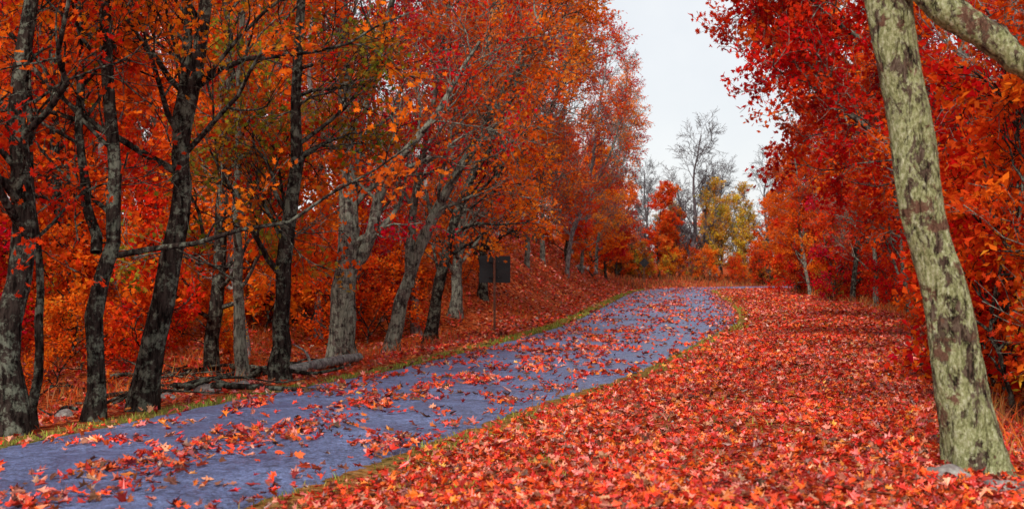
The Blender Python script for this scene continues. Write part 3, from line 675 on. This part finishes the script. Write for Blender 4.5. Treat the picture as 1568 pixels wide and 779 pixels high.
for a in [(3.12, 10.2, .16, .10, .07, 1), (3.75, 10.1, .24, .12, .07, 2), (3.4, 9.95, .12, .09, .05, 3), (-4.0, 18.9, .2, .14, .11, 4), (-4.45, 18.3, .12, .1, .07, 5), (-5.1, 16.2, .1, .08, .07, 6),
          (-3.75, 19.6, .14, .12, .08, 7), (4.4, 80, .35, .3, .25, 8), (3.6, 76, .3, .3, .22, 9), (-2.9, 23.9, .2, .15, .1, 11)]:
    rock(*a)

# ------------------------------------------------------------------ signs
def flatmat(name, c1, c2, sc, rough=.5, metal=0.0):
    m, nt, nd, lk = newmat(name)
    tc = nd.new('ShaderNodeTexCoord'); a1 = N(nd, 'ShaderNodeTexNoise', Scale=sc, Detail=8.0, Roughness=.7); lk.new(tc.outputs['Object'], a1.inputs['Vector'])
    r1 = ramp(nd, [(.35, c1), (.65, c2)]); lk.new(a1.outputs['Fac'], r1.inputs[0])
    p = nd.new('ShaderNodeBsdfPrincipled'); p.inputs['Roughness'].default_value = rough; p.inputs['Metallic'].default_value = metal
    o = nd.new('ShaderNodeOutputMaterial'); lk.new(r1.outputs[0], p.inputs['Base Color']); lk.new(p.outputs[0], o.inputs[0]); return m
M_SB = flatmat('sign_back_paint', (.005, .005, .006), (.012, .011, .012), 6, .7)
M_RUST = flatmat('rusty_steel', (.06, .02, .011), (.17, .06, .03), 14, .8)
M_BOLT = flatmat('bolt_steel', (.10, .09, .08), (.2, .19, .18), 20, .4, .8)
def box(name, par, c, s, mat, rot=(0, 0, 0), bev=.006):
    bm = bmesh.new(); bmesh.ops.create_cube(bm, size=1)
    for v in bm.verts: v.co.x *= s[0]; v.co.y *= s[1]; v.co.z *= s[2]
    bmesh.ops.bevel(bm, geom=bm.edges[:], offset=min(bev, min(s) * .4), segments=2, affect='EDGES')
    me = bpy.data.meshes.new(name); bm.to_mesh(me); bm.free(); me.materials.append(mat)
    return link(name, me, c, rot, parent=par)
sx, sy = -.43, 35.0
sg = bpy.data.objects.new('road_sign', None); scene.collection.objects.link(sg); sg.location = (sx, sy, hz(sx, sy)); sg.rotation_euler = (0, 0, math.radians(-6))
box('post', sg, (0, 0, .88), (.055, .05, 1.98), M_RUST)
box('panel_1', sg, (-.21, .045, 1.55), (.345, .012, .66), M_SB, (0, 0, math.radians(14)))
box('panel_2', sg, (.2, .045, 1.55), (.375, .012, .66), M_SB, (0, 0, math.radians(-2)))
box('brace_1', sg, (0, .0325, 1.74), (.3, .012, .035), M_SB)
box('brace_2', sg, (0, .0325, 1.36), (.3, .012, .035), M_SB)
for bz in (1.36, 1.74): box('bolt', sg, (.1, .022, bz), (.02, .01, .02), M_BOLT)
dx, dy = 8.6, 92.6
dg = bpy.data.objects.new('warning_sign', None); scene.collection.objects.link(dg); dg.location = (dx, dy, hz(dx, dy))
box('post', dg, (0, 0, .75), (.07, .06, 1.9), M_RUST)
box('diamond_panel', dg, (0, -.045, 1.35), (.46, .015, .46), M_SB, (0, math.radians(45), 0), .004)
box('bolt', dg, (0, -.058, 1.35), (.03, .01, .03), M_BOLT)

# ------------------------------------------------------------------ light
w = bpy.data.worlds.new('World'); scene.world = w; w.use_nodes = True
nt = w.node_tree; nd = nt.nodes; lk = nt.links; nd.clear()
EL, AZ = math.radians(43), math.radians(196)
sk = nd.new('ShaderNodeTexSky'); sk.sky_type = 'NISHITA'; sk.sun_disc = False; sk.sun_elevation = EL; sk.sun_rotation = AZ
tc = nd.new('ShaderNodeTexCoord'); cn = N(nd, 'ShaderNodeTexNoise', Scale=3.0, Detail=6.0, Roughness=.55); lk.new(tc.outputs['Generated'], cn.inputs['Vector'])
cr = ramp(nd, [(.35, (.80, .83, .87)), (.62, (1, 1, 1))]); lk.new(cn.outputs['Fac'], cr.inputs[0])
ml = nd.new('ShaderNodeVectorMath'); ml.operation = 'SCALE'; ml.inputs['Scale'].default_value = 6.7; lk.new(cr.outputs[0], ml.inputs[0])
mx = nd.new('ShaderNodeMixRGB'); mx.inputs[0].default_value = .88; lk.new(sk.outputs[0], mx.inputs[1]); lk.new(ml.outputs[0], mx.inputs[2])
bg = nd.new('ShaderNodeBackground'); bg.inputs[1].default_value = .15; lk.new(mx.outputs[0], bg.inputs[0])
ow = nd.new('ShaderNodeOutputWorld'); lk.new(bg.outputs[0], ow.inputs[0])
sd = bpy.data.lights.new('sun', 'SUN'); sd.energy = 4.1; sd.angle = math.radians(12); sd.color = (1, .95, .88)
so = bpy.data.objects.new('sun', sd); scene.collection.objects.link(so)
dirv = Vector((math.sin(AZ) * math.cos(EL), math.cos(AZ) * math.cos(EL), math.sin(EL)))
so.rotation_euler = dirv.to_track_quat('Z', 'Y').to_euler()

# ------------------------------------------------------------------ camera
cd = bpy.data.cameras.new('camera'); cam = bpy.data.objects.new('camera', cd); scene.collection.objects.link(cam)
cam.location = (0, 0, 1.7); cam.rotation_euler = (math.radians(90.28), 0, 0)
cd.lens = 50; cd.sensor_width = 36; cd.clip_end = 3000
cd.dof.use_dof = True; cd.dof.focus_distance = 22; cd.dof.aperture_fstop = 2.8
scene.camera = cam
print('objects', len(bpy.data.objects))
